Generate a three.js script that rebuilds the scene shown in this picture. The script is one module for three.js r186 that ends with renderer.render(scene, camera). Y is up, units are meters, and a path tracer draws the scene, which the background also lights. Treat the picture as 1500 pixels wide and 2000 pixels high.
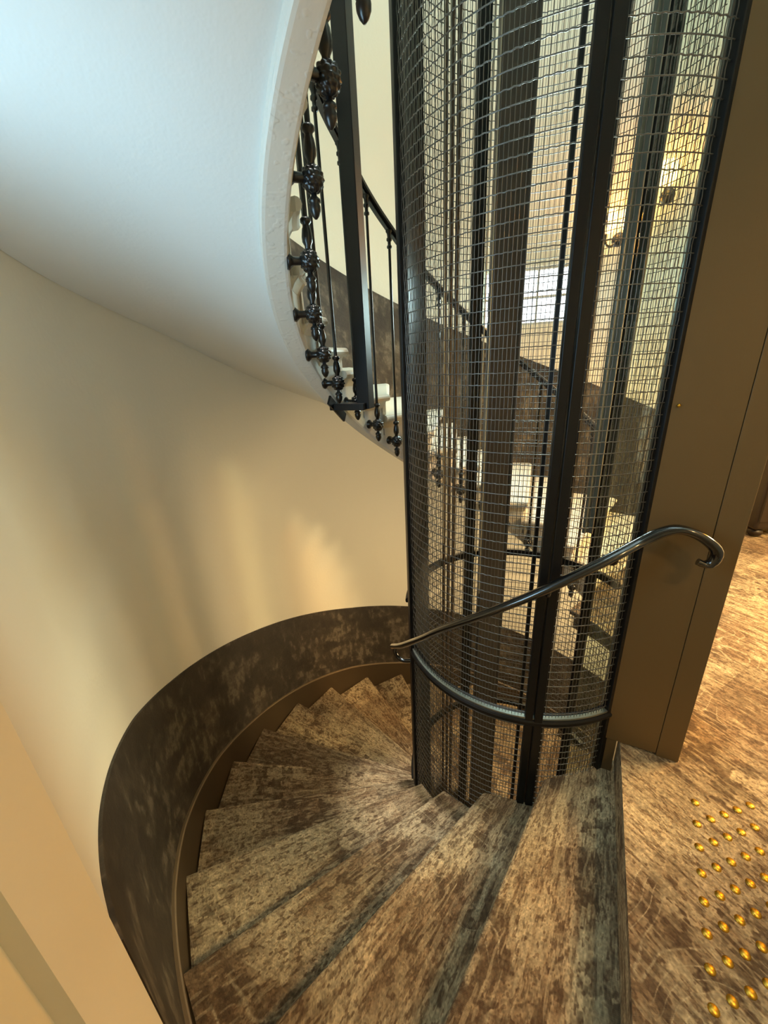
import * as THREE from 'three';
import { mergeGeometries } from 'three/addons/utils/BufferGeometryUtils.js';
import { RoundedBoxGeometry } from 'three/addons/geometries/RoundedBoxGeometry.js';
import { RectAreaLightUniformsLib } from 'three/addons/lights/RectAreaLightUniformsLib.js';

// ------------------------------------------------------------ camera, lights, exposure
// the axis of the lift cage is the y axis, the landing is y = 0
const EYE = 1.6, CAM = [-0.7076, EYE, 1.84875], PITCH = 0.361, ROLL = -0.052, FPX = 782.8;
const scene = new THREE.Scene();
scene.background = new THREE.Color(0x9fb2bd);
const camera = new THREE.PerspectiveCamera(2 * Math.atan(1000 / FPX) * 180 / Math.PI, 0.75, 0.02, 60);
{
  const cp = Math.cos(PITCH), sp = Math.sin(PITCH), c = Math.cos(ROLL), s = Math.sin(ROLL);
  const up = new THREE.Vector3(0, cp, -sp).multiplyScalar(c).add(new THREE.Vector3(-s, 0, 0));
  camera.position.set(...CAM); camera.up.copy(up);
  camera.lookAt(CAM[0], CAM[1] - sp, CAM[2] - cp);
}
const renderer = new THREE.WebGLRenderer({ antialias: true });
renderer.toneMapping = THREE.LinearToneMapping;
renderer.toneMappingExposure = 1.8;
renderer.shadowMap.enabled = true;
RectAreaLightUniformsLib.init();
const LIGHT = {
  skylight: [0xbcecf4, 2.3], sideWindow: [0x9edeff, 3.9], farWindow: [0xccf0ee, 28],
  hall: [0xffa018, 16], near: [0xffd08a, 3.6], spot: [0xfff2e4, 100], side: [0xffdda0, 42], lower: [0xffdca6, 7.0], sconce: [0xff9a30, 0.22],
};
function areaLight(key, w, h, pos, target) {
  const l = new THREE.RectAreaLight(LIGHT[key][0], LIGHT[key][1], w, h);
  l.position.set(...pos); l.lookAt(...target); l.name = key + '_light'; scene.add(l); return l;
}
areaLight('skylight', 2.5, 2.5, [-0.1, 7.3, -0.1], [-0.1, 0, -0.1]);
areaLight('sideWindow', 0.46, 0.8, [-1.475, 1.66, 1.14], [0.0, 1.66, 0.1]);
areaLight('farWindow', 0.8, 0.44, [0.68, 2.06, -2.06], [0, 2.0, 0]);

// ------------------------------------------------------------ helpers
const R_ = d => d * Math.PI / 180;
let seed = 7;
const rnd = () => { seed = (seed * 16807) % 2147483647; return (seed - 1) / 2147483646; };
const V = (x, y, z) => new THREE.Vector3(x, y, z);
const pol = (phi, r, y) => V(r * Math.cos(R_(phi)), y, r * Math.sin(R_(phi)));
const lerp = (a, b, t) => a + (b - a) * t;
const clamp = (x, a, b) => Math.min(b, Math.max(a, x));
const sst = (a, b, x) => { const t = clamp((x - a) / (b - a), 0, 1); return t * t * (3 - 2 * t); };
function table(pts) {                       // piecewise linear, extrapolated at both ends
  return x => {
    let i = 0; while (i < pts.length - 2 && x > pts[i + 1][0]) i++;
    const [a, b] = [pts[i], pts[i + 1]]; return a[1] + (b[1] - a[1]) * (x - a[0]) / (b[0] - a[0]);
  };
}
const range = (a, b, n) => Array.from({ length: n + 1 }, (_, i) => a + (b - a) * i / n);
// the well's outer wall is a circle a little off the cage's axis
const WC = [0.139, -0.0956], RWALL = 2.06;
function rw(phi, rad = RWALL) {
  const d = WC[0] * Math.cos(R_(phi)) + WC[1] * Math.sin(R_(phi));
  return d + Math.sqrt(d * d - WC[0] ** 2 - WC[1] ** 2 + rad * rad);
}
function loft(secs, { closed = true, smooth = false, caps = true, u0 = 0, v0 = 0 } = {}) {
  const n = secs[0].length, m = secs.length, pos = [], uv = [], idx = [];
  const u = [u0]; for (let i = 1; i < m; i++) { let d = 0; for (let j = 0; j < n; j++) d += secs[i][j].distanceTo(secs[i - 1][j]); u.push(u[i - 1] + d / n); }
  const mid = secs[m >> 1], v = [v0]; for (let j = 0; j < n; j++) v.push(v[j] + mid[j].distanceTo(mid[(j + 1) % n]));
  const E = closed ? n : n - 1;
  if (smooth) {
    for (let i = 0; i < m; i++) for (let j = 0; j <= (closed ? n : n - 1); j++) { const p = secs[i][j % n]; pos.push(p.x, p.y, p.z); uv.push(u[i], v[j]); }
    const w = closed ? n + 1 : n;
    for (let i = 0; i < m - 1; i++) for (let j = 0; j < E; j++) { const a = i * w + j; idx.push(a, a + 1, a + w, a + 1, a + w + 1, a + w); }
  } else {
    for (let j = 0; j < E; j++) {
      const b = pos.length / 3;
      for (let i = 0; i < m; i++) for (const k of [j, j + 1]) { const p = secs[i][k % n]; pos.push(p.x, p.y, p.z); uv.push(u[i], v[k]); }
      for (let i = 0; i < m - 1; i++) { const a = b + i * 2; idx.push(a, a + 1, a + 2, a + 1, a + 3, a + 2); }
    }
  }
  if (caps && closed) for (const i of [0, m - 1]) {
    const b = pos.length / 3;
    for (let j = 0; j < n; j++) { const p = secs[i][j]; pos.push(p.x, p.y, p.z); uv.push(u[i] + (p.y - secs[i][0].y), v[j]); }
    for (let j = 1; j < n - 1; j++) i ? idx.push(b, b + j, b + j + 1) : idx.push(b, b + j + 1, b + j);
  }
  const g = new THREE.BufferGeometry();
  g.setAttribute('position', new THREE.Float32BufferAttribute(pos, 3));
  g.setAttribute('uv', new THREE.Float32BufferAttribute(uv, 2));
  g.setIndex(idx); g.computeVertexNormals();
  if (smooth && closed) {                    // close the shading seam
    const N = g.attributes.normal, w = n + 1;
    for (let i = 0; i < m; i++) {
      const a = i * w, b = i * w + n, x = N.getX(a) + N.getX(b), y = N.getY(a) + N.getY(b), z = N.getZ(a) + N.getZ(b), l = Math.hypot(x, y, z) || 1;
      N.setXYZ(a, x / l, y / l, z / l); N.setXYZ(b, x / l, y / l, z / l);
    }
  }
  return g;
}
const sweep = (phis, sec, opt) => loft(phis.map(p => sec(p).map(([r, y]) => pol(p, r, y))), opt);
const rect = (r0, r1, y0, y1) => [[r0, y0], [r1, y0], [r1, y1], [r0, y1]];
function bar(phi, r, y0, y1, wt, wr) {        // upright bar on the cage: wt along the circle, wr deep
  const g = new RoundedBoxGeometry(wr, y1 - y0, wt, 1, Math.min(wt, wr) * 0.12);
  g.rotateY(-R_(phi)); const p = pol(phi, r, (y0 + y1) / 2); g.translate(p.x, p.y, p.z); return g;
}
function box(x0, x1, y0, y1, z0, z1) { const g = new THREE.BoxGeometry(x1 - x0, y1 - y0, z1 - z0); g.translate((x0 + x1) / 2, (y0 + y1) / 2, (z0 + z1) / 2); const p = g.attributes.position, q = g.attributes.uv, nn = g.attributes.normal; for (let i = 0; i < p.count; i++) { if (Math.abs(nn.getY(i)) > 0.5) q.setXY(i, p.getX(i), p.getZ(i)); else if (Math.abs(nn.getX(i)) > 0.5) q.setXY(i, p.getZ(i), p.getY(i)); else q.setXY(i, p.getX(i), p.getY(i)); } return g; }
function wallBox([x0, z0], [x1, z1], y0, y1, th, side = 1, s0 = 0, s1 = 1) {   // upright slab between two plan points, thickness to one side
  const dx = x1 - x0, dz = z1 - z0, L = Math.hypot(dx, dz);
  const g = box(s0 * L, s1 * L, y0, y1, side > 0 ? 0 : -th, side > 0 ? th : 0);
  g.rotateY(-Math.atan2(dz, dx)); g.translate(x0, 0, z0); return g;
}
const nonIdx = g => g.index ? g.toNonIndexed() : g;
const merged = list => list.length === 1 ? list[0] : mergeGeometries(list.map(g => { const h = nonIdx(g); for (const k of Object.keys(h.attributes)) if (!['position', 'normal', 'uv'].includes(k)) h.deleteAttribute(k); return h; }));
const taken = {};
function numbered(n) { if (!(n in taken)) { taken[n] = 0; return n; } taken[n]++; return n + '_' + String(taken[n]).padStart(3, '0'); }
function mesh(name, geos, m, parent) {
  const o = new THREE.Mesh(Array.isArray(geos) ? merged(geos) : geos, m);
  o.name = parent && parent !== scene ? name : numbered(name); o.castShadow = o.receiveShadow = true; (parent || scene).add(o); return o;
}
function group(name, label, category, grp) {
  const o = new THREE.Group(); o.name = numbered(name); o.userData = { label, category }; if (grp) o.userData.group = grp; scene.add(o); return o;
}
function sub(name, parent) { const o = new THREE.Group(); o.name = name; parent.add(o); return o; }
function struct(name, label, category, geos, m) { const o = mesh(name, geos, m); o.userData = { kind: 'structure', label, category }; return o; }
function tag(o, label, category, grp) { o.userData = { ...o.userData, label, category }; if (grp) o.userData.group = grp; return o; }

// ------------------------------------------------------------ textures
function hash(x, y, s) { let h = Math.imul(x, 374761393) ^ Math.imul(y, 668265263) ^ Math.imul(s, 1274126177); h = Math.imul(h ^ (h >>> 13), 1274126177); return ((h ^ (h >>> 16)) >>> 0) / 4294967295; }
function pn(x, y, px, py, s) {               // periodic value noise, cells px by py
  const xi = Math.floor(x), yi = Math.floor(y), fx = x - xi, fy = y - yi, u = fx * fx * (3 - 2 * fx), w = fy * fy * (3 - 2 * fy);
  const a = ((xi % px) + px) % px, b = (a + 1) % px, c = ((yi % py) + py) % py, d = (c + 1) % py;
  return lerp(lerp(hash(a, c, s), hash(b, c, s), u), lerp(hash(a, d, s), hash(b, d, s), u), w);
}
function fbm(x, y, px, py, s, o = 4) { let t = 0, k = 0.5, n = 0; for (let i = 0; i < o; i++) { t += k * pn(x * px, y * py, px, py, s + i); n += k; k *= 0.5; px *= 2; py *= 2; } return t / n; }
function texture(w, h, fn, srgb = true) {
  const d = new Uint8Array(w * h * 4);
  for (let j = 0; j < h; j++) for (let i = 0; i < w; i++) { const c = fn((i + 0.5) / w, (j + 0.5) / h), k = (j * w + i) * 4; d[k] = clamp(c[0], 0, 255); d[k + 1] = clamp(c[1], 0, 255); d[k + 2] = clamp(c[2], 0, 255); d[k + 3] = 255; }
  const t = new THREE.DataTexture(d, w, h); t.wrapS = t.wrapT = THREE.RepeatWrapping; t.magFilter = THREE.LinearFilter; t.minFilter = THREE.LinearMipmapLinearFilter; t.generateMipmaps = true;
  if (srgb) t.colorSpace = THREE.SRGBColorSpace; t.needsUpdate = true; return t;
}
const mix3 = (a, b, t) => [lerp(a[0], b[0], t), lerp(a[1], b[1], t), lerp(a[2], b[2], t)];
// faded, abraded oriental carpet: 2.4 m x 1.6 m of it, threads along u
const CW = 2.4, CH = 1.6;
const carpetFn = (u, v) => {
  const wx = (fbm(u, v, 9, 6, 11, 3) - 0.5) * 0.05, wy = (fbm(u, v, 9, 6, 17, 3) - 0.5) * 0.07;
  const x = u + wx, y = v + wy;
  const fine = fbm(u, v, 230, 160, 9, 2), grit = fbm(u, v, 460, 330, 13, 1);
  const streak = fbm(u, v, 12, 90, 21, 3), streak2 = fbm(u, v, 130, 230, 23, 2);
  // sewn-together pieces, each worn differently
  const row = Math.floor(v * 4), col = Math.floor(u * 5 + 0.5 * (row % 2)) % 5;
  const wear = hash(col, row, 101), tone = hash(col, row, 103), kind = hash(col, row, 107);
  const blotch = fbm(u, v, 8, 5, 3, 4) + (wear - 0.5) * 0.22;
  let c = mix3([198, 182, 150], [146, 122, 94], sst(0.34, 0.66, blotch * 0.7 + streak * 0.3));
  c = mix3(c, [214, 200, 168], sst(0.52, 0.7, fbm(u, v, 11, 7, 41, 3)) * 0.7);
  // remains of the pattern: broken dark motifs and pale tendrils
  const zone = sst(0.42, 0.6, fbm(u, v, 6, 4, 37, 3) + (kind - 0.5) * 0.16);
  const mot = fbm(x, y, 44, 30, 31, 2), mot2 = fbm(x, y, 120, 80, 33, 2);
  const dark = sst(0.5, 0.585, mot * 0.62 + mot2 * 0.3 + fine * 0.08 + (zone - 0.6) * 0.05);
  c = mix3(c, [68, 52, 36], clamp(dark * (0.14 + 0.5 * zone) * (0.2 + 1.3 * fine), 0, 0.82));
  const rg = fbm(x, y, 12, 8, 51, 1), ring = Math.abs(Math.sin(rg * 26));
  c = mix3(c, [214, 202, 172], (1 - sst(0.05, 0.3, ring)) * (0.3 + 0.7 * fine) * sst(0.5, 0.6, fbm(u, v, 7, 5, 57, 2)));
  c = mix3(c, [96, 76, 54], sst(0.5, 0.66, streak2 * 0.62 + streak * 0.38) * 0.42);
  c = mix3(c, [78, 60, 44], sst(0.56, 0.64, fine * 0.6 + streak2 * 0.4) * 0.5);
  c = mix3(c, [208, 193, 160], sst(0.58, 0.68, fbm(u, v, 40, 170, 63, 2)) * 0.5);
  const g = (0.66 + 0.42 * fine + 0.26 * grit) * (0.88 + 0.2 * tone);
  return [c[0] * g * 0.93, c[1] * g * 0.91, c[2] * g * 0.87];
};
const carpetTex = texture(2048, 1366, carpetFn);
const carpetBump = texture(1024, 1024, (u, v) => { const k = 255 * (0.5 * fbm(u, v, 128, 160, 61, 2) + 0.25 * (0.5 + 0.5 * Math.sin(v * 2 * Math.PI * 128)) + 0.25 * (0.5 + 0.5 * Math.sin(u * 2 * Math.PI * 96))); return [k, k, k]; }, false);
const plasterBump = texture(1024, 1024, (u, v) => { const k = 255 * (0.6 * fbm(u, v, 10, 10, 71, 4) + 0.4 * fbm(u, v, 90, 90, 75, 2)); return [k, k, k]; }, false);
const roughBump = texture(1024, 512, (u, v) => { const k = 255 * (0.6 * fbm(u, v, 14, 10, 81, 4) + 0.4 * sst(0.55, 0.8, fbm(u, v, 60, 20, 85, 2))); return [k, k, k]; }, false);
// dark brushed faux-leather of the dado
const dadoTex = texture(2048, 1024, (u, v) => {
  const a = fbm(u + (fbm(u, v, 6, 5, 92, 2) - 0.5) * 0.05, v, 9, 7, 91, 5), b = fbm(u, v, 60, 18, 95, 3), f = fbm(u, v, 220, 160, 97, 2);
  let c = mix3([44, 38, 31], [70, 63, 52], sst(0.36, 0.7, a * 0.6 + b * 0.4));
  c = mix3(c, [112, 104, 90], sst(0.55, 0.7, b * 0.55 + a * 0.45) * 0.55);
  c = mix3(c, [36, 30, 25], sst(0.5, 0.68, fbm(u, v, 16, 12, 99, 4)) * 0.6);
  const g = 0.86 + 0.28 * f; return [c[0] * g, c[1] * g, c[2] * g];
});
function tx(t, su, sv, rot = 0, ou = 0, ov = 0) { const c = t.clone(); c.repeat.set(1 / su, 1 / sv); c.rotation = rot; c.offset.set(ou, ov); c.needsUpdate = true; return c; }

// ------------------------------------------------------------ materials
const std = o => new THREE.MeshStandardMaterial(o), phy = o => new THREE.MeshPhysicalMaterial(o);
const M = {
  wall: std({ color: 0xdfdccc, roughness: 0.85, bumpMap: tx(plasterBump, 1.3, 1.3), bumpScale: 0.0012 }),
  white: std({ color: 0xe2e3df, roughness: 0.8, bumpMap: tx(plasterBump, 1.0, 1.0), bumpScale: 0.001 }),
  band: std({ color: 0xd9d4c9, roughness: 0.7, bumpMap: tx(roughBump, 0.8, 0.4), bumpScale: 0.0018 }),
  stone: std({ color: 0xe3ddcd, roughness: 0.45, bumpMap: tx(plasterBump, 0.5, 0.5), bumpScale: 0.001 }),
  carpet: std({ roughness: 0.95, map: tx(carpetTex, CW, CH), bumpMap: tx(carpetBump, 0.4, 0.4), bumpScale: 0.0025 }),
  floorCarpet: std({ roughness: 0.95, map: tx(carpetTex, CW, CH, R_(-62), 0.3, 0.15), bumpMap: tx(carpetBump, 0.4, 0.4), bumpScale: 0.0025 }),
  dado: std({ roughness: 0.55, map: tx(dadoTex, 2.2, 1.1), bumpMap: tx(plasterBump, 0.6, 0.6), bumpScale: 0.0015 }),
  skirt: std({ color: 0x3c2f1c, roughness: 0.5 }),
  skirtTrim: std({ color: 0x74634a, roughness: 0.45 }),
  bronze: std({ color: 0x6b5839, roughness: 0.5, metalness: 0.25, bumpMap: tx(plasterBump, 0.3, 0.3), bumpScale: 0.0003 }),
  seam: std({ color: 0x3a2c18, roughness: 0.7 }),
  iron: phy({ color: 0x131416, roughness: 0.32, metalness: 0.35, clearcoat: 0.5, clearcoatRoughness: 0.25 }),
  steel: std({ color: 0x151618, roughness: 0.42, metalness: 0.4 }),
  wire: std({ color: 0x6c6b68, roughness: 0.34, metalness: 0.75 }),
  rail: phy({ color: 0x0b0a0a, roughness: 0.2, metalness: 0.0, clearcoat: 1, clearcoatRoughness: 0.08 }),
  plate: std({ color: 0x565049, roughness: 0.42, metalness: 0.4 }),
  brownRail: std({ color: 0x4a3c30, roughness: 0.5, metalness: 0.3 }),
  paleSteel: std({ color: 0x8d938c, roughness: 0.3, metalness: 0.7 }),
  cable: std({ color: 0xbdb9ab, roughness: 0.4, metalness: 0.6 }),
  glass: phy({ color: 0xf3fbf7, roughness: 0.02, transmission: 1, thickness: 0, ior: 1.5 }),
  brass: std({ color: 0xcfa23c, roughness: 0.34, metalness: 1 }),
  ceiling: std({ color: 0xe4e1d6, roughness: 0.9 }),
  pane: std({ color: 0xffffff, emissive: 0xeaf6ff, emissiveIntensity: 1.4, roughness: 0.3 }),
  frame: std({ color: 0xb9b8ae, roughness: 0.6 }),
  shade: std({ color: 0xfff0d0, emissive: 0xffc36a, emissiveIntensity: 5, roughness: 0.5 }),
  lampGlow: std({ color: 0xffffff, emissive: 0xffd494, emissiveIntensity: 4, roughness: 0.5 }),
  darkWood: std({ color: 0x1d1510, roughness: 0.4 }),
};

// ------------------------------------------------------------ the well and the hall
const TOP = 7.4, LOW = -3.3, WEND = 322, CEIL = 2.6;
const helix = p => EYE + 0.69 - 0.01365 * (p - 139);                       // lower inner edge of the upper flight
{
  const full = (a, b, y0, y1, n) => sweep(range(a, b, n), p => rect(rw(p), rw(p) + 0.14, y0, y1));
  const wy0 = EYE + 0.235, wy1 = EYE + 0.69;
  struct('wall_left', 'tall curved cream plaster wall around the spiral stair', 'wall', [
    full(132.2, 135, LOW, TOP, 4), full(135, 149, LOW, EYE - 0.36, 12), full(135, 149, EYE + 0.48, TOP, 12), full(149, 277, LOW, TOP, 110), full(277, 300, LOW, wy0, 22), full(277, 300, wy1, TOP, 22), full(300, WEND, LOW, TOP, 22),
    full(WEND, 492.2, LOW, -0.75, 120), full(WEND, 492.2, CEIL, TOP, 120)], M.wall);
  const w = struct('window_1', 'small bright window with thin glazing bars behind the lift cage', 'window',
    sweep(range(277, 300, 20), p => rect(rw(p) + 0.1, rw(p) + 0.11, wy0, wy1)), M.pane);
  for (const p of [281.5, 289.4, 296.5]) mesh('glazing_bar', bar(p, rw(p) + 0.08, wy0, wy1, 0.016, 0.03), M.frame, w);
  mesh('glazing_bar', sweep(range(277, 300, 20), p => rect(rw(p) + 0.07, rw(p) + 0.1, EYE + 0.455, EYE + 0.47)), M.frame, w);
  mesh('window_frame', [sweep(range(277, 300, 20), p => rect(rw(p) + 0.04, rw(p) + 0.1, wy0, wy0 + 0.02)), sweep(range(277, 300, 20), p => rect(rw(p) + 0.04, rw(p) + 0.1, wy1 - 0.02, wy1)),
    bar(277.4, rw(277) + 0.07, wy0, wy1, 0.03, 0.06), bar(299.6, rw(300) + 0.07, wy0, wy1, 0.03, 0.06)], M.frame, w);
  // pier and wall beside the camera
  const A = [-1.269, 1.398], B = [-1.236, 1.523], C = [-1.12, 2.6];
  struct('wall_near', 'cream pier and wall corner at the near left edge', 'wall', [
    wallBox(A, B, -0.8, TOP, 0.3, 1), wallBox([B[0] - 0.035, B[1] - 0.01], [C[0] - 0.035, C[1]], -0.8, TOP, 0.2, 1)], M.wall);
  const w2 = struct('window_2', 'daylight window in the curved wall beside the stair head', 'window', sweep(range(135, 149, 12), p => rect(rw(p) + 0.1, rw(p) + 0.11, EYE - 0.36, EYE + 0.48)), M.pane);
  mesh('window_frame', [sweep(range(135, 149, 12), p => rect(rw(p) + 0.06, rw(p) + 0.1, EYE - 0.36, EYE - 0.34)), sweep(range(135, 149, 12), p => rect(rw(p) + 0.06, rw(p) + 0.1, EYE + 0.46, EYE + 0.48)), bar(142, rw(142) + 0.08, EYE - 0.36, EYE + 0.48, 0.02, 0.03)], M.frame, w2);
  struct('wall_back', 'cream wall behind the stair head', 'wall', box(-1.32, 4.3, -0.8, TOP, 2.6, 2.75), M.wall);
  struct('wall_partition', 'cream return wall between the stair head and the hall', 'wall', box(0.95, 1.1, 0, CEIL, 0.95, 2.6), M.wall);
  struct('wall_right', 'cream end wall of the landing hall', 'wall', box(4.2, 4.35, -0.8, TOP, -2.05, 2.6), M.wall);
  struct('wall_far', 'dim wall at the far end of the landing hall', 'wall', [box(1.75, 4.2, -0.8, TOP, -2.05, -1.9), box(1.75, 1.9, -0.8, TOP, -1.9, -1.36)], M.wall);
  const s = new THREE.Shape([[-2.6, -2.72], [4.3, -2.72], [4.3, 2.6], [-2.6, 2.6]].map(p => new THREE.Vector2(...p)));
  const hole = new THREE.Path(); hole.absarc(WC[0], -WC[1], RWALL + 0.02, 0, Math.PI * 2, true); s.holes.push(hole);
  const cg = new THREE.ExtrudeGeometry(s, { depth: 0.1, bevelEnabled: false, curveSegments: 48 }); cg.rotateX(-Math.PI / 2); cg.translate(0, CEIL, 0);
  const top = [box(-3, 4.4, TOP, TOP + 0.1, -3, -1.4), box(-3, 4.4, TOP, TOP + 0.1, 1.2, 3), box(-3, -1.4, TOP, TOP + 0.1, -1.4, 1.2), box(1.2, 4.4, TOP, TOP + 0.1, -1.4, 1.2)];
  struct('ceiling', 'pale plaster ceiling of the hall and stairwell', 'ceiling', [cg, ...top], M.ceiling);
  struct('window_3', 'glazed skylight over the stairwell', 'skylight', box(-1.4, 1.2, TOP + 0.04, TOP + 0.06, -1.4, 1.2), M.pane);
}

// ------------------------------------------------------------ lower stair: lines of the nosings (angle at the cage, angle at the wall)
const RISE = 0.178, RIN = 0.614;
const LI = [61.5, 95, 119, 139.7, 158.2, 173.5, 187.5, 201, 214.5, 227.5, 240.8, 253.5], LO = [107, 120.5, 133.7, 146.4, 160.5, 174, 187.7, 200.7, 214.4, 227.3, 240.8, 253.2];
while (LI.length < 18) { LI.push(LI[LI.length - 1] + 13.2); LO.push(LO[LO.length - 1] + 13.2); }
function rout(p) {
  if (p >= 132.2) return rw(p, 2.038);
  const x = -1.2 / Math.cos(R_(Math.max(p, 91))), z = 2.58 / Math.sin(R_(p)); return Math.min(x, z);
}
const linePt = (k, t, s) => {                // t: 0 at line k-1, 1 at line k ; s: 0 cage, 1 wall
  const a = lerp(LI[k - 1], LI[k], t), b = lerp(LO[k - 1], LO[k], t);
  const I = pol(a, RIN, 0), O = pol(b, rout(b), 0); return I.lerp(O, s);
};
{
  const st = group('carpeted_staircase', 'carpeted winding stair going down around the lift cage', 'staircase');
  const SS = range(0, 1, 16);
  const riser = (k, y1, y0) => loft(SS.map(s => {
    const a = linePt(k, 1, s), d = a.clone().sub(linePt(k, 0.9, s)).normalize().multiplyScalar(0.02), b = a.clone().sub(d);
    return [V(a.x, y0, a.z), V(a.x, y1, a.z), V(b.x, y1, b.z), V(b.x, y0, b.z)];
  }), { u0: rnd() * 2, v0: rnd() });
  for (let k = 1; k < LI.length; k++) {
    const y = -RISE * k;
    const g = loft(SS.map(s => {
      const f = linePt(k, 1, s), b = linePt(k, 0, s), d = f.clone().sub(b).normalize(), P = (off, yy) => { const q = f.clone().addScaledVector(d, off); return V(q.x, yy, q.z); };
      const q = b.clone().addScaledVector(d, -0.02);
      const m1 = b.clone().lerp(f, 0.35), m2 = b.clone().lerp(f, 0.7);
      return [V(q.x, y, q.z), V(m1.x, y, m1.z), V(m2.x, y, m2.z), P(-0.008, y), P(0.003, y - 0.004), P(0.009, y - 0.013), P(0.008, y - 0.026), P(0, y - 0.034), V(q.x, y - 0.034, q.z)];
    }), { u0: rnd() * 2.4, v0: rnd() * 1.6 });
    mesh('tread', g, M.carpet, st);
    mesh('riser', riser(k, y - 0.03, -RISE * (k + 1)), M.carpet, st);
  }
  // landing riser
  mesh('riser', loft(SS.map(s => {
    const a = pol(LI[0], RIN, 0).lerp(pol(LO[0], rout(LO[0]), 0), s), d = V(0.844, 0, 0.535).multiplyScalar(0.02);
    return [V(a.x, -RISE, a.z), V(a.x, -0.03, a.z), V(a.x + d.x, -0.03, a.z + d.z), V(a.x + d.x, -RISE, a.z + d.z)];
  }), { u0: 0.4 }), M.carpet, st);
  // landing floor
  const o0 = pol(LO[0], rout(LO[0]), 0), pts = [];
  for (let p = LI[0]; p >= -38; p -= 3) { const q = pol(p, RIN, 0); pts.push([q.x, q.z]); }
  const e = pol(-38, RIN, 0), w = pol(-38, rw(-38), 0); pts.push([e.x, e.z], [w.x, w.z], [1.9, -1.9], [4.2, -1.9], [4.2, 2.6], [o0.x, o0.z]);
  const sh = new THREE.Shape(pts.map(([x, z]) => new THREE.Vector2(x, -z)));
  const slab = (d, y, dx) => { const g = new THREE.ExtrudeGeometry(sh, { depth: d, bevelEnabled: false }); g.rotateX(-Math.PI / 2); g.translate(dx, y, 0); return g; };
  const fg = [slab(0.03, -0.03, 0), slab(0.11, -0.14, 0.035)];
  struct('floor', 'faded beige and brown patterned carpet of the landing', 'floor', fg, M.floorCarpet);
  struct('floor_lower', 'carpeted floor at the foot of the stair', 'floor', box(-2.6, 2.8, LOW - 0.1, LOW, -2.6, 2.6), M.carpet);
}

// ------------------------------------------------------------ dado and skirting on the curved wall
{
  const dTop = table([[132, -1.05], [137.5, -1.079], [145.2, -1.155], [153.3, -1.248], [163.2, -1.369], [176.5, -1.569], [188, -1.732], [203.2, -1.942], [218.5, -2.146], [237.6, -2.408], [256.5, -2.64], [277, -2.9], [316, -3.386]]);
  const sTop = table([[132, -2.03], [145.6, -2.072], [155, -2.109], [165.5, -2.206], [172.8, -2.302], [183.3, -2.44], [197.1, -2.645], [210.4, -2.819], [223.2, -2.982], [235.7, -3.141], [250.2, -3.349], [316, -4.25]]);
  const ph = range(132.4, 321, 150);
  struct('trim_1', 'dark mottled brown dado band on the curved wall beside the lower stair', 'dado', sweep(ph, p => rect(rw(p, 2.05), rw(p, 2.07), EYE + sTop(p) - 0.05, EYE + dTop(p)), { smooth: false }), M.dado);
  const b = struct('baseboard_left', 'smooth brown skirting between the stair carpet and the dado', 'skirting', sweep(ph, p => rect(rw(p, 2.036), rw(p, 2.07), EYE + sTop(p) - 0.5, EYE + sTop(p))), M.skirt);
  mesh('skirting_bead', sweep(ph, p => { const y = EYE + sTop(p); return [[rw(p, 2.033), y], [rw(p, 2.033), y + 0.005], [rw(p, 2.038), y + 0.009], [rw(p, 2.05), y + 0.009], [rw(p, 2.05), y]]; }), M.skirtTrim, b);
}

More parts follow.
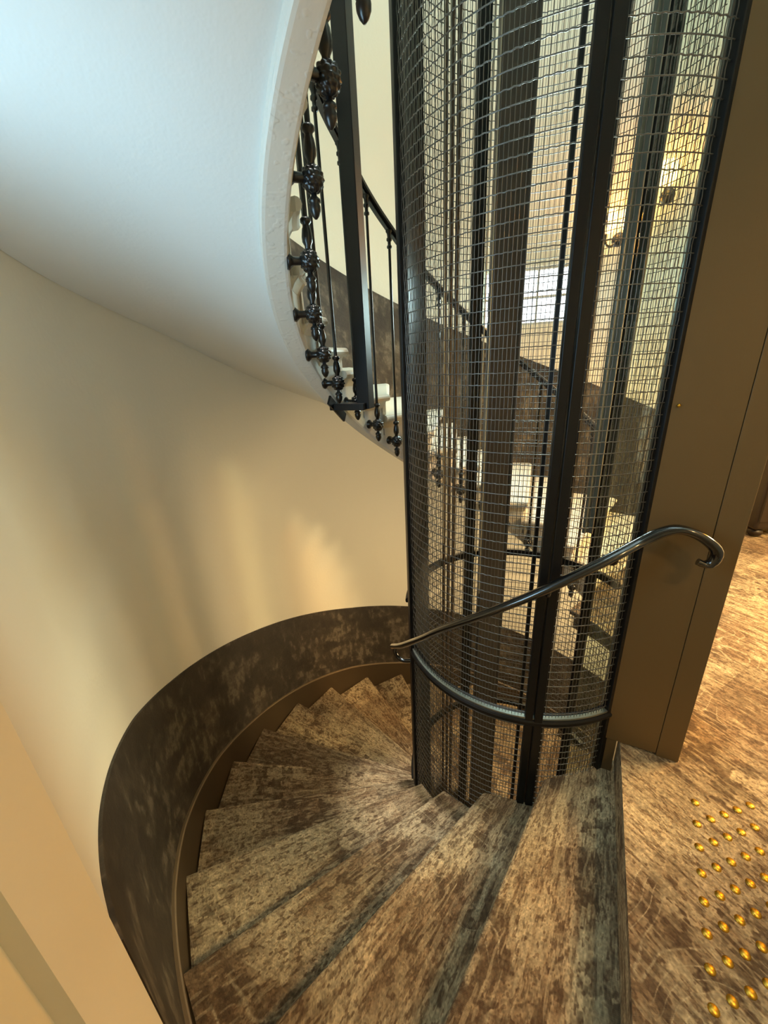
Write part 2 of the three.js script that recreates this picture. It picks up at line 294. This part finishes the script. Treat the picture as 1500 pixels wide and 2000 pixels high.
// ------------------------------------------------------------ upper flight
const BP = [126.5, 137, 146.5, 156, 166, 176.2, 186.5, 197.4, 209.5, 221, 230.7, 241, 251.3, 261.6, 271.9, 282.2, 292.5, 302.8, 313];
const BY = [0.935, 0.792, 0.665, 0.512, 0.336, 0.188, 0.039, -0.095, -0.209, -0.365, -0.492];
while (BY.length < BP.length) BY.push(BY[BY.length - 1] - 0.1405);
const UP0 = 96, UP1 = 320;
const soffitOut = p => helix(p) + 0.31 * sst(146, 205, p) * (1 - 0.5 * sst(250, 320, p));
{
  const st = group('stone_staircase', 'pale plastered upper flight curling overhead with a smooth soffit', 'staircase');
  const ph = range(UP0, UP1, 190);
  // the swelling soffit
  mesh('soffit', sweep(ph, p => {
    const y0 = helix(p) + 0.04, y1 = soffitOut(p), R1 = rw(p) - 0.002, sec = [];
    for (let i = 0; i <= 14; i++) { const t = i / 14; sec.push([lerp(1.1, R1, t), lerp(y0, y1, t) + 0.05 * Math.sin(Math.PI * t)]); }
    return sec;
  }, { closed: false, smooth: true }), M.white, st);
  // the string's underside band with its raised lip
  mesh('string_band', sweep(ph, p => { const y = helix(p); return [[1.02, y + 0.012], [1.026, y + 0.003], [1.036, y], [1.094, y], [1.104, y + 0.003], [1.108, y + 0.012], [1.108, y + 0.075], [1.02, y + 0.075]]; }), M.band, st);
  const faces = [];
  for (let i = 1; i < BP.length; i++) {
    const a = BP[i] - 2, f = i + 1 < BP.length ? BP[i + 1] - 1.6 : BP[i] + 8.5, y = EYE + BY[i] + 0.168, LAG = 24 * (1 - sst(225, 275, BP[i]));
    // string face under the tread
    const q = range(a - 0.1, f - 1.2, 6);
    faces.push(sweep(q, p => rect(1.02, 1.06, helix(p) + 0.05, y - 0.04)));
    // riser below the tread's front edge and the tread itself
    const SS = range(0, 1, 8), P = (p, s, yy) => { const I = pol(p, 0.985, yy), O = pol(p + LAG, rw(p + LAG) - 0.003, yy); return I.lerp(O, s); };
    const nextY = i + 1 < BP.length ? EYE + BY[i + 1] + 0.168 : y - 0.14;
    mesh('riser', loft(SS.map(s => { const e = 0.03 + s * 0.97; return [P(f - 1.3, e, nextY - 0.05), P(f - 1.3, e, y - 0.03), P(f - 3, e, y - 0.03), P(f - 3, e, nextY - 0.05)]; })), M.stone, st);
    const tr = loft(SS.map(s => {
      const w = 0.9 - 0.25 * s;                     // the nosing stays a few centimetres deep
      return [P(a - 1.5, s, y), P(f - 0.5, s, y), P(f + 0.2 * w, s, y - 0.006), P(f + 0.55 * w, s, y - 0.018), P(f + 0.45 * w, s, y - 0.032), P(f - 0.2, s, y - 0.042), P(a - 1.5, s, y - 0.042)];
    }));
    // rounded inner end, returning along the string
    const end = loft(range(a - 1.5, f, 6).map(p => { const s = []; for (let j = 0; j <= 6; j++) { const t = Math.PI / 2 + Math.PI * j / 6; s.push(pol(p, 0.985 + 0.021 * Math.cos(t), y - 0.021 + 0.021 * Math.sin(t))); } return s; }));
    const cove = loft(range(a - 1, f - 0.6, 6).map(p => [pol(p, 1.03, y - 0.04), pol(p, 0.992, y - 0.041), pol(p, 1.004, y - 0.058), pol(p, 1.018, y - 0.085), pol(p, 1.03, y - 0.085)]));
    mesh('tread', [tr, end, cove], M.stone, st);
  }
  mesh('string', faces, M.white, st);
  const uTop = p => EYE + 0.743 - 0.0158 * (p - 238);
  struct('trim_2', 'dark mottled brown dado band on the wall beside the upper flight', 'dado', sweep(range(190, 321, 110), p => rect(rw(p, 2.045), rw(p, 2.07), Math.max(soffitOut(p) + 0.02, 0.02), uTop(p))), M.dado);
}

// ------------------------------------------------------------ iron balustrade of the upper flight
{
  const bl = group('iron_balustrade', 'black cast iron balustrade bracketed to the side of the upper flight', 'balustrade');
  const RB = 0.95, lathe = (pts, n = 14) => new THREE.LatheGeometry(pts.map(([r, y]) => new THREE.Vector2(r, y)), n);
  const vase = lathe([[0.0, 0.128], [0.013, 0.128], [0.0185, 0.122], [0.0185, 0.113], [0.012, 0.107], [0.012, 0.101], [0.015, 0.094], [0.0185, 0.072], [0.0175, 0.056], [0.011, 0.044], [0.0105, 0.03]]);
  const ball = new THREE.SphereGeometry(0.033, 40, 30);
  {
    const p = ball.attributes.position;                       // a knot of cast leaves
    for (let i = 0; i < p.count; i++) {
      const v = V(p.getX(i), p.getY(i), p.getZ(i)), th = Math.atan2(v.z, v.x), h = v.y / 0.033;
      const w = Math.sqrt(Math.max(0, 1 - h * h)), rf = (h * 0.5 + 0.5) * 5.5, row = Math.floor(rf), k = 1 + 0.2 * w * (Math.abs(Math.cos(4.5 * th + row * Math.PI / 2)) * Math.sin(Math.PI * (rf - row)) - 0.4);
      p.setXYZ(i, v.x * k, v.y * k * 1.12, v.z * k);
    }
    ball.computeVertexNormals();
  }
  const drop = lathe([[0.008, -0.032], [0.009, -0.042], [0.018, -0.05], [0.0185, -0.058], [0.014, -0.06], [0.0175, -0.068], [0.0165, -0.08], [0.011, -0.092], [0.004, -0.1], [0, -0.101]]);
  const brk = lathe([[0, 0.078], [0.026, 0.078], [0.028, 0.07], [0.022, 0.064], [0.014, 0.055], [0.013, 0.03], [0.015, 0.0]]); brk.rotateZ(-Math.PI / 2);
  const collar = lathe([[0.007, -0.085], [0.014, -0.08], [0.014, -0.07], [0.009, -0.066], [0.009, -0.05], [0.015, -0.045], [0.015, -0.035], [0.01, -0.03], [0.012, -0.012], [0.018, -0.004], [0.018, 0.004]]);
  const RAILH = 1.155;
  BP.forEach((p, i) => {
    const b = sub('baluster', bl), c = pol(p, RB, EYE + BY[i]); b.position.copy(c); b.rotation.y = -R_(p);
    mesh('vase', vase, M.iron, b); mesh('leaf_ball', ball, M.iron, b); mesh('drop_finial', drop, M.iron, b); mesh('bracket', brk, M.iron, b);
    const rod = new THREE.CylinderGeometry(0.0075, 0.0085, RAILH - 0.12, 10); rod.translate(0, 0.12 + (RAILH - 0.12) / 2, 0); mesh('rod', rod, M.iron, b);
    const cg = collar.clone(); cg.translate(0, RAILH - 0.005, 0); mesh('collar', cg, M.iron, b);
  });
  const by = table(BP.map((p, i) => [p, BY[i]]));
  const q = range(126, 318, 130);
  const hr = mesh('handrail', sweep(q, p => { const y = EYE + by(p) + RAILH; return [[RB - 0.02, y], [RB - 0.024, y + 0.006], [RB - 0.024, y + 0.022], [RB - 0.012, y + 0.034], [RB + 0.012, y + 0.034], [RB + 0.024, y + 0.022], [RB + 0.024, y + 0.006], [RB + 0.02, y]]; }), M.iron, bl);
  mesh('rail_core', sweep(q, p => { const y = EYE + by(p) + RAILH; return rect(RB - 0.012, RB + 0.012, y - 0.012, y + 0.002); }), M.iron, hr);

  // square post hung beside the balustrade
  const sp = group('support_post', 'tall square black steel post bracketed to the upper flight', 'post');
  const c = pol(205, 0.855, 0), y0 = EYE - 0.235;
  const pg = new RoundedBoxGeometry(0.07, TOP - y0, 0.07, 1, 0.004); pg.rotateY(-R_(205)); pg.translate(c.x, (TOP + y0) / 2, c.z); mesh('post', pg, M.steel, sp);
  const pl = new RoundedBoxGeometry(0.2, 0.035, 0.09, 1, 0.003); pl.rotateY(-R_(203)); const pc = pol(203, 0.935, y0 + 0.015); pl.translate(pc.x, pc.y, pc.z); mesh('bracket_plate', pl, M.steel, sp);
  const fl = new RoundedBoxGeometry(0.012, 0.05, 0.2, 1, 0.003); fl.rotateZ(0); fl.rotateX(0.62); fl.rotateY(-R_(203)); const fc = pol(203, 1.014, y0 + 0.0); fl.translate(fc.x, fc.y, fc.z); mesh('fixing_plate', fl, M.steel, sp);
}

// ------------------------------------------------------------ lift cage
const RC = 0.587, MB = -2.6, MT = 4.2;
{
  const cage = group('lift_cage', 'tall cylindrical black steel lift cage of woven wire mesh', 'lift cage');
  const P = 0.0365, rows = Math.round((MT - MB) / P), dphi = 1.22, RM = RC + 0.012;
  const wirePanel = (a0, a1, y0, y1) => {
    const nc = Math.round((a1 - a0) / dphi), nr = Math.round((y1 - y0) / P), pos = [], idx = [];
    const tri = (rad, k) => [Math.cos(k * 2 * Math.PI / 4 + 0.785) * rad, Math.sin(k * 2 * Math.PI / 4 + 0.785) * rad];
    const line = (pts, rad, vert) => {
      const b = pos.length / 3;
      pts.forEach(([p, r, y]) => { for (let k = 0; k < 4; k++) { const [e, f] = tri(rad, k); const q = vert ? pol(p + (f / r) * 57.2958, r + e, y) : pol(p, r + e, y + f); pos.push(q.x, q.y, q.z); } });
      for (let i = 0; i < pts.length - 1; i++) for (let k = 0; k < 4; k++) { const a = b + i * 4 + k, c = b + i * 4 + (k + 1) % 4; idx.push(a, c, a + 4, c, c + 4, a + 4); }
    };
    for (let i = 0; i < nc; i++) { const p = a0 + (i + 0.5) * (a1 - a0) / nc, pts = []; for (let j = 0; j <= nr; j++) pts.push([p, RM + ((i + j) % 2 ? 0.0016 : -0.0016), y0 + j * (y1 - y0) / nr]); line(pts, 0.00125, true); }
    for (let j = 0; j < nr; j++) { const y = y0 + (j + 0.5) * (y1 - y0) / nr, pts = []; for (let i = 0; i <= nc; i++) pts.push([a0 + i * (a1 - a0) / nc, RM + ((i + j) % 2 ? 0.0013 : -0.0013), y + ((i % 2) ? 0.0006 : -0.0006)]); line(pts, 0.0019, false); }
    const g = new THREE.BufferGeometry(); g.setAttribute('position', new THREE.Float32BufferAttribute(pos, 3)); g.setIndex(idx); g.computeVertexNormals(); return g;
  };
  const RING = 0.15;
  for (const [a0, a1] of [[69.5, 100.4], [103.6, 170], [172.5, 251.8], [258, 331], [337, 352]]) for (const [y0, y1] of [[MB, RING - 0.02], [RING + 0.02, MT]]) {
    const m = mesh('wire_mesh', wirePanel(a0, a1, y0, y1), M.wire, cage); m.userData = { kind: 'stuff' };
  }
  // front posts: paired flat bars with a slot between them
  for (const [p, w] of [[68, 0.05], [102, 0.034], [171, 0.03]]) {
    const d = p === 102 ? 1.75 : 1.4;
    mesh('cage_post', bar(p - d / 1, RC + 0.012, MB, MT, w, 0.032), M.steel, cage);
    mesh('cage_post', bar(p + d / 1, RC + 0.010, MB, MT, w * 0.9, 0.03), M.steel, cage);
  }
  for (const [p, w] of [[255, 0.065], [313.7, 0.045], [297.8, 0.026], [334, 0.06]]) mesh('cage_post', bar(p, RC - 0.005, MB, MT, w, 0.025), M.steel, cage);
  for (const p of [234, 238, 242]) mesh('slim_post', bar(p, RC - 0.012, MB, MT, 0.012, 0.016), M.brownRail, cage);
  mesh('side_plate', sweep(range(187, 217, 12), p => rect(RC - 0.022, RC - 0.016, MB, MT)), M.steel, cage);
  // hoops
  const hoop = (a0, a1, y, n) => sweep(range(a0, a1, n), p => [[RC - 0.012, y - 0.02], [RC + 0.026, y - 0.02], [RC + 0.03, y - 0.012], [RC + 0.03, y + 0.0], [RC + 0.024, y + 0.008], [RC - 0.012, y + 0.02]]);
  mesh('hoop', hoop(67, 172, RING, 60), M.steel, cage);
  mesh('hoop_lip', sweep(range(67, 172, 60), p => rect(RC + 0.004, RC + 0.022, RING + 0.012, RING + 0.02)), M.paleSteel, cage);
  mesh('hoop', hoop(186, 352, 0.352, 70), M.steel, cage);
  mesh('hoop', hoop(67, 345, -0.95, 120), M.steel, cage);
  mesh('hoop', hoop(67, 345, 3.1, 120), M.steel, cage);

  // inside the shaft
  const gb = group('guide_beam', 'wide flat dark steel beam standing inside the lift cage', 'steel beam');
  const bm = new RoundedBoxGeometry(0.02, MT - MB, 0.178, 1, 0.003); bm.rotateY(-R_(270.5)); const bc = pol(270.5, 0.54, (MT + MB) / 2); bm.translate(bc.x, bc.y, bc.z); mesh('web', bm, M.plate, gb);
  for (const p of [262.2, 278.8]) mesh('flange', bar(p, 0.556, MB, MT, 0.006, 0.05), M.plate, gb);
  const gr = group('guide_rail', 'pale grey steel guide rail at the right inside the lift cage', 'guide rail');
  mesh('rail_head', bar(331, 0.5, 0.62, MT, 0.02, 0.03), M.paleSteel, gr); mesh('rail_foot', bar(332.5, 0.517, 0.62, MT, 0.045, 0.006), M.paleSteel, gr);
  [[224, 0.5, 0.55], [228.4, 0.5, 0.4], [241.1, 0.35, 0.2], [247, 0.35, 0.2]].forEach(([p, r, y0], i) => {
    const c = new THREE.CylinderGeometry(0.003, 0.003, MT - y0, 8); const q = pol(p, r, (MT + y0) / 2); c.translate(q.x, q.y, q.z);
    tag(mesh('hoist_cable', c, M.cable), ['thin pale steel cable nearest the left of the lift shaft', 'thin pale steel cable second from left in the lift shaft', 'thin pale steel cable just left of the wide beam pair', 'thin pale steel cable closest to the wide dark beam'][i], 'cable', 'cables in the lift shaft');
  });
  const gp = group('curved_glass_panel', 'tall curved glass screen at the right side inside the lift cage', 'glass screen');
  mesh('glass', sweep(range(338, 372, 18), p => rect(0.5, 0.506, MB, MT)), M.glass, gp);
  mesh('edge_strip', bar(372, 0.503, MB, MT, 0.014, 0.02), M.paleSteel, gp);
}

// ------------------------------------------------------------ bronze panel beside the cage
const PA = V(0.249, 0, 0.596), PT = V(0.8898, 0, 0.4563), PN = V(-0.4563, 0, 0.8898);
{
  const pn_ = group('lift_surround', 'brown painted metal panel framing the lift beside the cage', 'panel');
  const face = (a, b, d0, d1, y0, y1) => {
    const g = new RoundedBoxGeometry(b - a, y1 - y0, d1 - d0, 1, 0.002); g.translate((a + b) / 2, (y0 + y1) / 2, (d0 + d1) / 2);
    g.applyMatrix4(new THREE.Matrix4().makeBasis(PT, V(0, 1, 0), PN).setPosition(PA)); return g;
  };
  mesh('panel', face(-0.062, 0.1386, -0.03, 0, 0.012, 4.5), M.bronze, pn_);
  mesh('edge_panel', face(0.1402, 0.218, -0.03, 0, 0.0, 4.5), M.bronze, pn_);
  mesh('backing', face(-0.05, 0.21, -0.06, -0.028, 0.0, 4.5), M.seam, pn_);
  mesh('plinth', face(-0.075, -0.002, -0.05, -0.006, -0.2, 0.012), M.bronze, pn_);
  mesh('return_panel', (() => { const g = new RoundedBoxGeometry(0.03, 4.5, 0.55, 1, 0.002); g.translate(0.203, 2.25, -0.305); g.applyMatrix4(new THREE.Matrix4().makeBasis(PT, V(0, 1, 0), PN).setPosition(PA)); return g; })(), M.bronze, pn_);
  const k = new THREE.SphereGeometry(0.0055, 14, 10); const kp = PA.clone().addScaledVector(PT, -0.028).addScaledVector(PN, 0.003); k.translate(kp.x, EYE - 0.175, kp.z);
  mesh('screw_head', k, M.brass, pn_);
}

// ------------------------------------------------------------ handrail on the cage
{
  const h = group('cage_handrail', 'polished black handrail curving down the outside of the lift cage', 'handrail');
  const pts = [[.304, -.662, .703], [.320, -.668, .712], [.334, -.662, .719], [.342, -.64, .723], [.340, -.617, .722], [.323, -.594, .713], [.286, -.568, .694], [.242, -.558, .671], [.201, -.574, .655]].map(([x, y, z]) => V(x, y + EYE, z));
  for (const [p, y] of [[77.4, -.612], [84.5, -.648], [92.2, -.694], [99.4, -.745], [106.6, -.80], [116, -.876], [126.1, -.963], [138.5, -1.08], [148, -1.185], [158.8, -1.30], [168, -1.395], [176, -1.47]]) pts.push(pol(p, p < 160 ? 0.66 : 0.66 + (p - 160) * 0.0022, y + EYE));
  const sweepCurve = (pp, n, prof) => {
    const c = new THREE.CatmullRomCurve3(pp, false, 'centripetal'), secs = [];
    for (let i = 0; i <= n; i++) {
      const p = c.getPointAt(i / n), t = c.getTangentAt(i / n), side = V(p.x, 0, p.z).normalize(); side.addScaledVector(t, -side.dot(t)).normalize();
      const up = side.clone().cross(t).normalize();
      secs.push(prof(i / n).map(([a, b]) => p.clone().addScaledVector(side, a).addScaledVector(up, b)));
    }
    return loft(secs, { smooth: true });
  };
  const ell = (a, b, n = 14) => range(0, n - 1, n - 1).map(i => [a * Math.cos(i * 2 * Math.PI / n), b * Math.sin(i * 2 * Math.PI / n)]);
  // keep one orientation along the curl by using a near-round section there
  mesh('rail', sweepCurve(pts, 150, t => { const k = sst(0, 0.06, t) * 0.25 + 0.75; return ell(0.0205 * k, 0.0155 * k); }), M.rail, h);
  const e = pol(174, 0.69, EYE - 1.452);
  const tube = (list, r, n = 24) => new THREE.TubeGeometry(new THREE.CatmullRomCurve3(list), n, r, 10);
  mesh('end_bracket', tube([e, pol(175, 0.69, EYE - 1.50), pol(174.5, 0.675, EYE - 1.535), pol(173, 0.645, EYE - 1.545), pol(171, 0.605, EYE - 1.535)], 0.0125), M.rail, h);
  for (const [p, y] of [[102.5, -.768], [84, -.645]]) mesh('bracket', tube([pol(p, 0.66, EYE + y - 0.005), pol(p, 0.655, EYE + y - 0.035), pol(p, 0.635, EYE + y - 0.05), pol(p, 0.6, EYE + y - 0.05)], 0.006), M.rail, h);
}

// ------------------------------------------------------------ brass studs in the landing carpet
{
  const g = new THREE.LatheGeometry([[0, 0.006], [0.004, 0.0058], [0.009, 0.0045], [0.0125, 0.002], [0.0135, 0], [0.0135, -0.002]].map(p => new THREE.Vector2(...p)), 18);
  const O = [0.304, 0.995], U = [0.0588, -0.0128], W = [-0.0465, 0.0715];
  for (let j = -2; j <= 5; j++) for (let i = 0; i < 5; i++) {
    if (j === -2 && i > 0) continue;
    const o = mesh('brass_stud', g, M.brass); o.position.set(O[0] + i * U[0] + j * W[0], 0.001, O[1] + i * U[1] + j * W[1]);
    tag(o, 'small domed brass stud set in the landing carpet at the stair head', 'stud', 'brass studs in the landing carpet');
  }
}

// ------------------------------------------------------------ lamps and furniture
function sconce(phi, y, label, two) {
  const r = rw(phi), o = group('wall_sconce', label, 'wall lamp'); const p0 = pol(phi, r, y); o.position.copy(p0); o.rotation.y = -R_(phi);
  const back = new THREE.LatheGeometry([[0, 0.02], [0.03, 0.018], [0.045, 0.006], [0.05, 0]].map(p => new THREE.Vector2(...p)), 20); back.rotateZ(Math.PI / 2); mesh('back_plate', back, M.iron, o);
  for (const s of two ? [-1, 1] : [0]) {
    const z = s * 0.075;
    mesh('arm', new THREE.TubeGeometry(new THREE.CatmullRomCurve3([V(-0.01, 0, 0), V(-0.07, -0.05, z * 0.6), V(-0.12, -0.03, z), V(-0.12, 0.03, z)]), 16, 0.008, 8), M.iron, o);
    const sh = new THREE.LatheGeometry([[0.016, 0.03], [0.045, 0.042], [0.066, 0.085], [0.06, 0.15], [0.052, 0.175]].map(p => new THREE.Vector2(...p)), 20); sh.translate(-0.12, 0, z); mesh('glass_shade', sh, M.shade, o);
    const l = new THREE.PointLight(LIGHT.sconce[0], LIGHT.sconce[1] * (two ? 0.5 : 1)); l.position.set(-0.12, 0.2, z); l.castShadow = true; o.add(l);
  }
}
sconce(304.3, EYE + 0.80, 'lit amber wall lamp with two glowing glass shades behind the lift cage', true);
sconce(311.6, EYE + 1.02, 'dark iron wall lamp with one shade higher up behind the lift cage', false);
function downlight(x, y, z, key, label, angle = 1.5, pen = 0.3, r = 0.09, soft = 14) {
  const o = group('ceiling_lamp', label, 'ceiling lamp'); o.position.set(x, y, z);
  mesh('rim', new THREE.TorusGeometry(r, 0.012, 10, 28).rotateX(Math.PI / 2), M.frame, o);
  mesh('diffuser', new THREE.CylinderGeometry(r, r, 0.012, 28), M.lampGlow, o);
  const l = new THREE.SpotLight(LIGHT[key][0], LIGHT[key][1], 0, angle, pen, 2); l.position.set(0, -0.03, 0); l.target.position.set(0, -1, 0); l.castShadow = true; l.shadow.radius = soft; o.add(l, l.target);
}
downlight(2.35, CEIL - 0.008, 0.35, 'hall', 'round warm ceiling lamp over the landing beside the lift');
downlight(0.6, CEIL - 0.008, 2.08, 'near', 'round warm ceiling lamp over the stair head', 1.34, 0.6, 0.09, 5);
downlight(-0.82, TOP - 0.01, 0.02, 'spot', 'small narrow ceiling spotlight high over the stairwell', 0.13, 1, 0.06, 12);
downlight(2.9, CEIL - 0.008, 0.8, 'side', 'round warm ceiling lamp in the far corner of the hall');
{
  const o = group('globe_lamp', 'warm round globe lamp on the wall below the landing', 'wall lamp'), p = pol(338, rw(338) - 0.1, -0.6); o.position.copy(p); o.rotation.y = -R_(338);
  mesh('stem', new THREE.CylinderGeometry(0.012, 0.02, 0.1, 12).rotateZ(Math.PI / 2).translate(0.05, 0, 0), M.iron, o);
  mesh('globe', new THREE.SphereGeometry(0.06, 20, 14), M.lampGlow, o);
  const l = new THREE.PointLight(LIGHT.lower[0], LIGHT.lower[1]); l.position.set(-0.09, 0, 0); l.castShadow = true; l.shadow.radius = 9; o.add(l);
}
{
  const c = group('dark_cabinet', 'tall dark wooden cabinet with rounded feet at the end of the landing', 'cabinet');
  const b = new RoundedBoxGeometry(0.75, 1.75, 0.5, 3, 0.03); b.translate(2.83, 0.955, -1.5); mesh('body', b, M.darkWood, c);
  for (const x of [2.64, 3.02]) { const d = mesh('door', new RoundedBoxGeometry(0.35, 1.6, 0.02, 1, 0.006).translate(x, 0.96, -1.246), M.darkWood, c); mesh('knob', new THREE.SphereGeometry(0.014, 12, 8).translate(x + (x < 2.8 ? 0.13 : -0.13), 1.0, -1.225), M.brass, d); }
  for (const x of [2.53, 3.13]) for (const z of [-1.32, -1.68]) mesh('foot', new THREE.SphereGeometry(0.055, 16, 12).scale(1, 0.8, 1).translate(x, 0.044, z), M.darkWood, c);
}
renderer.render(scene, camera);
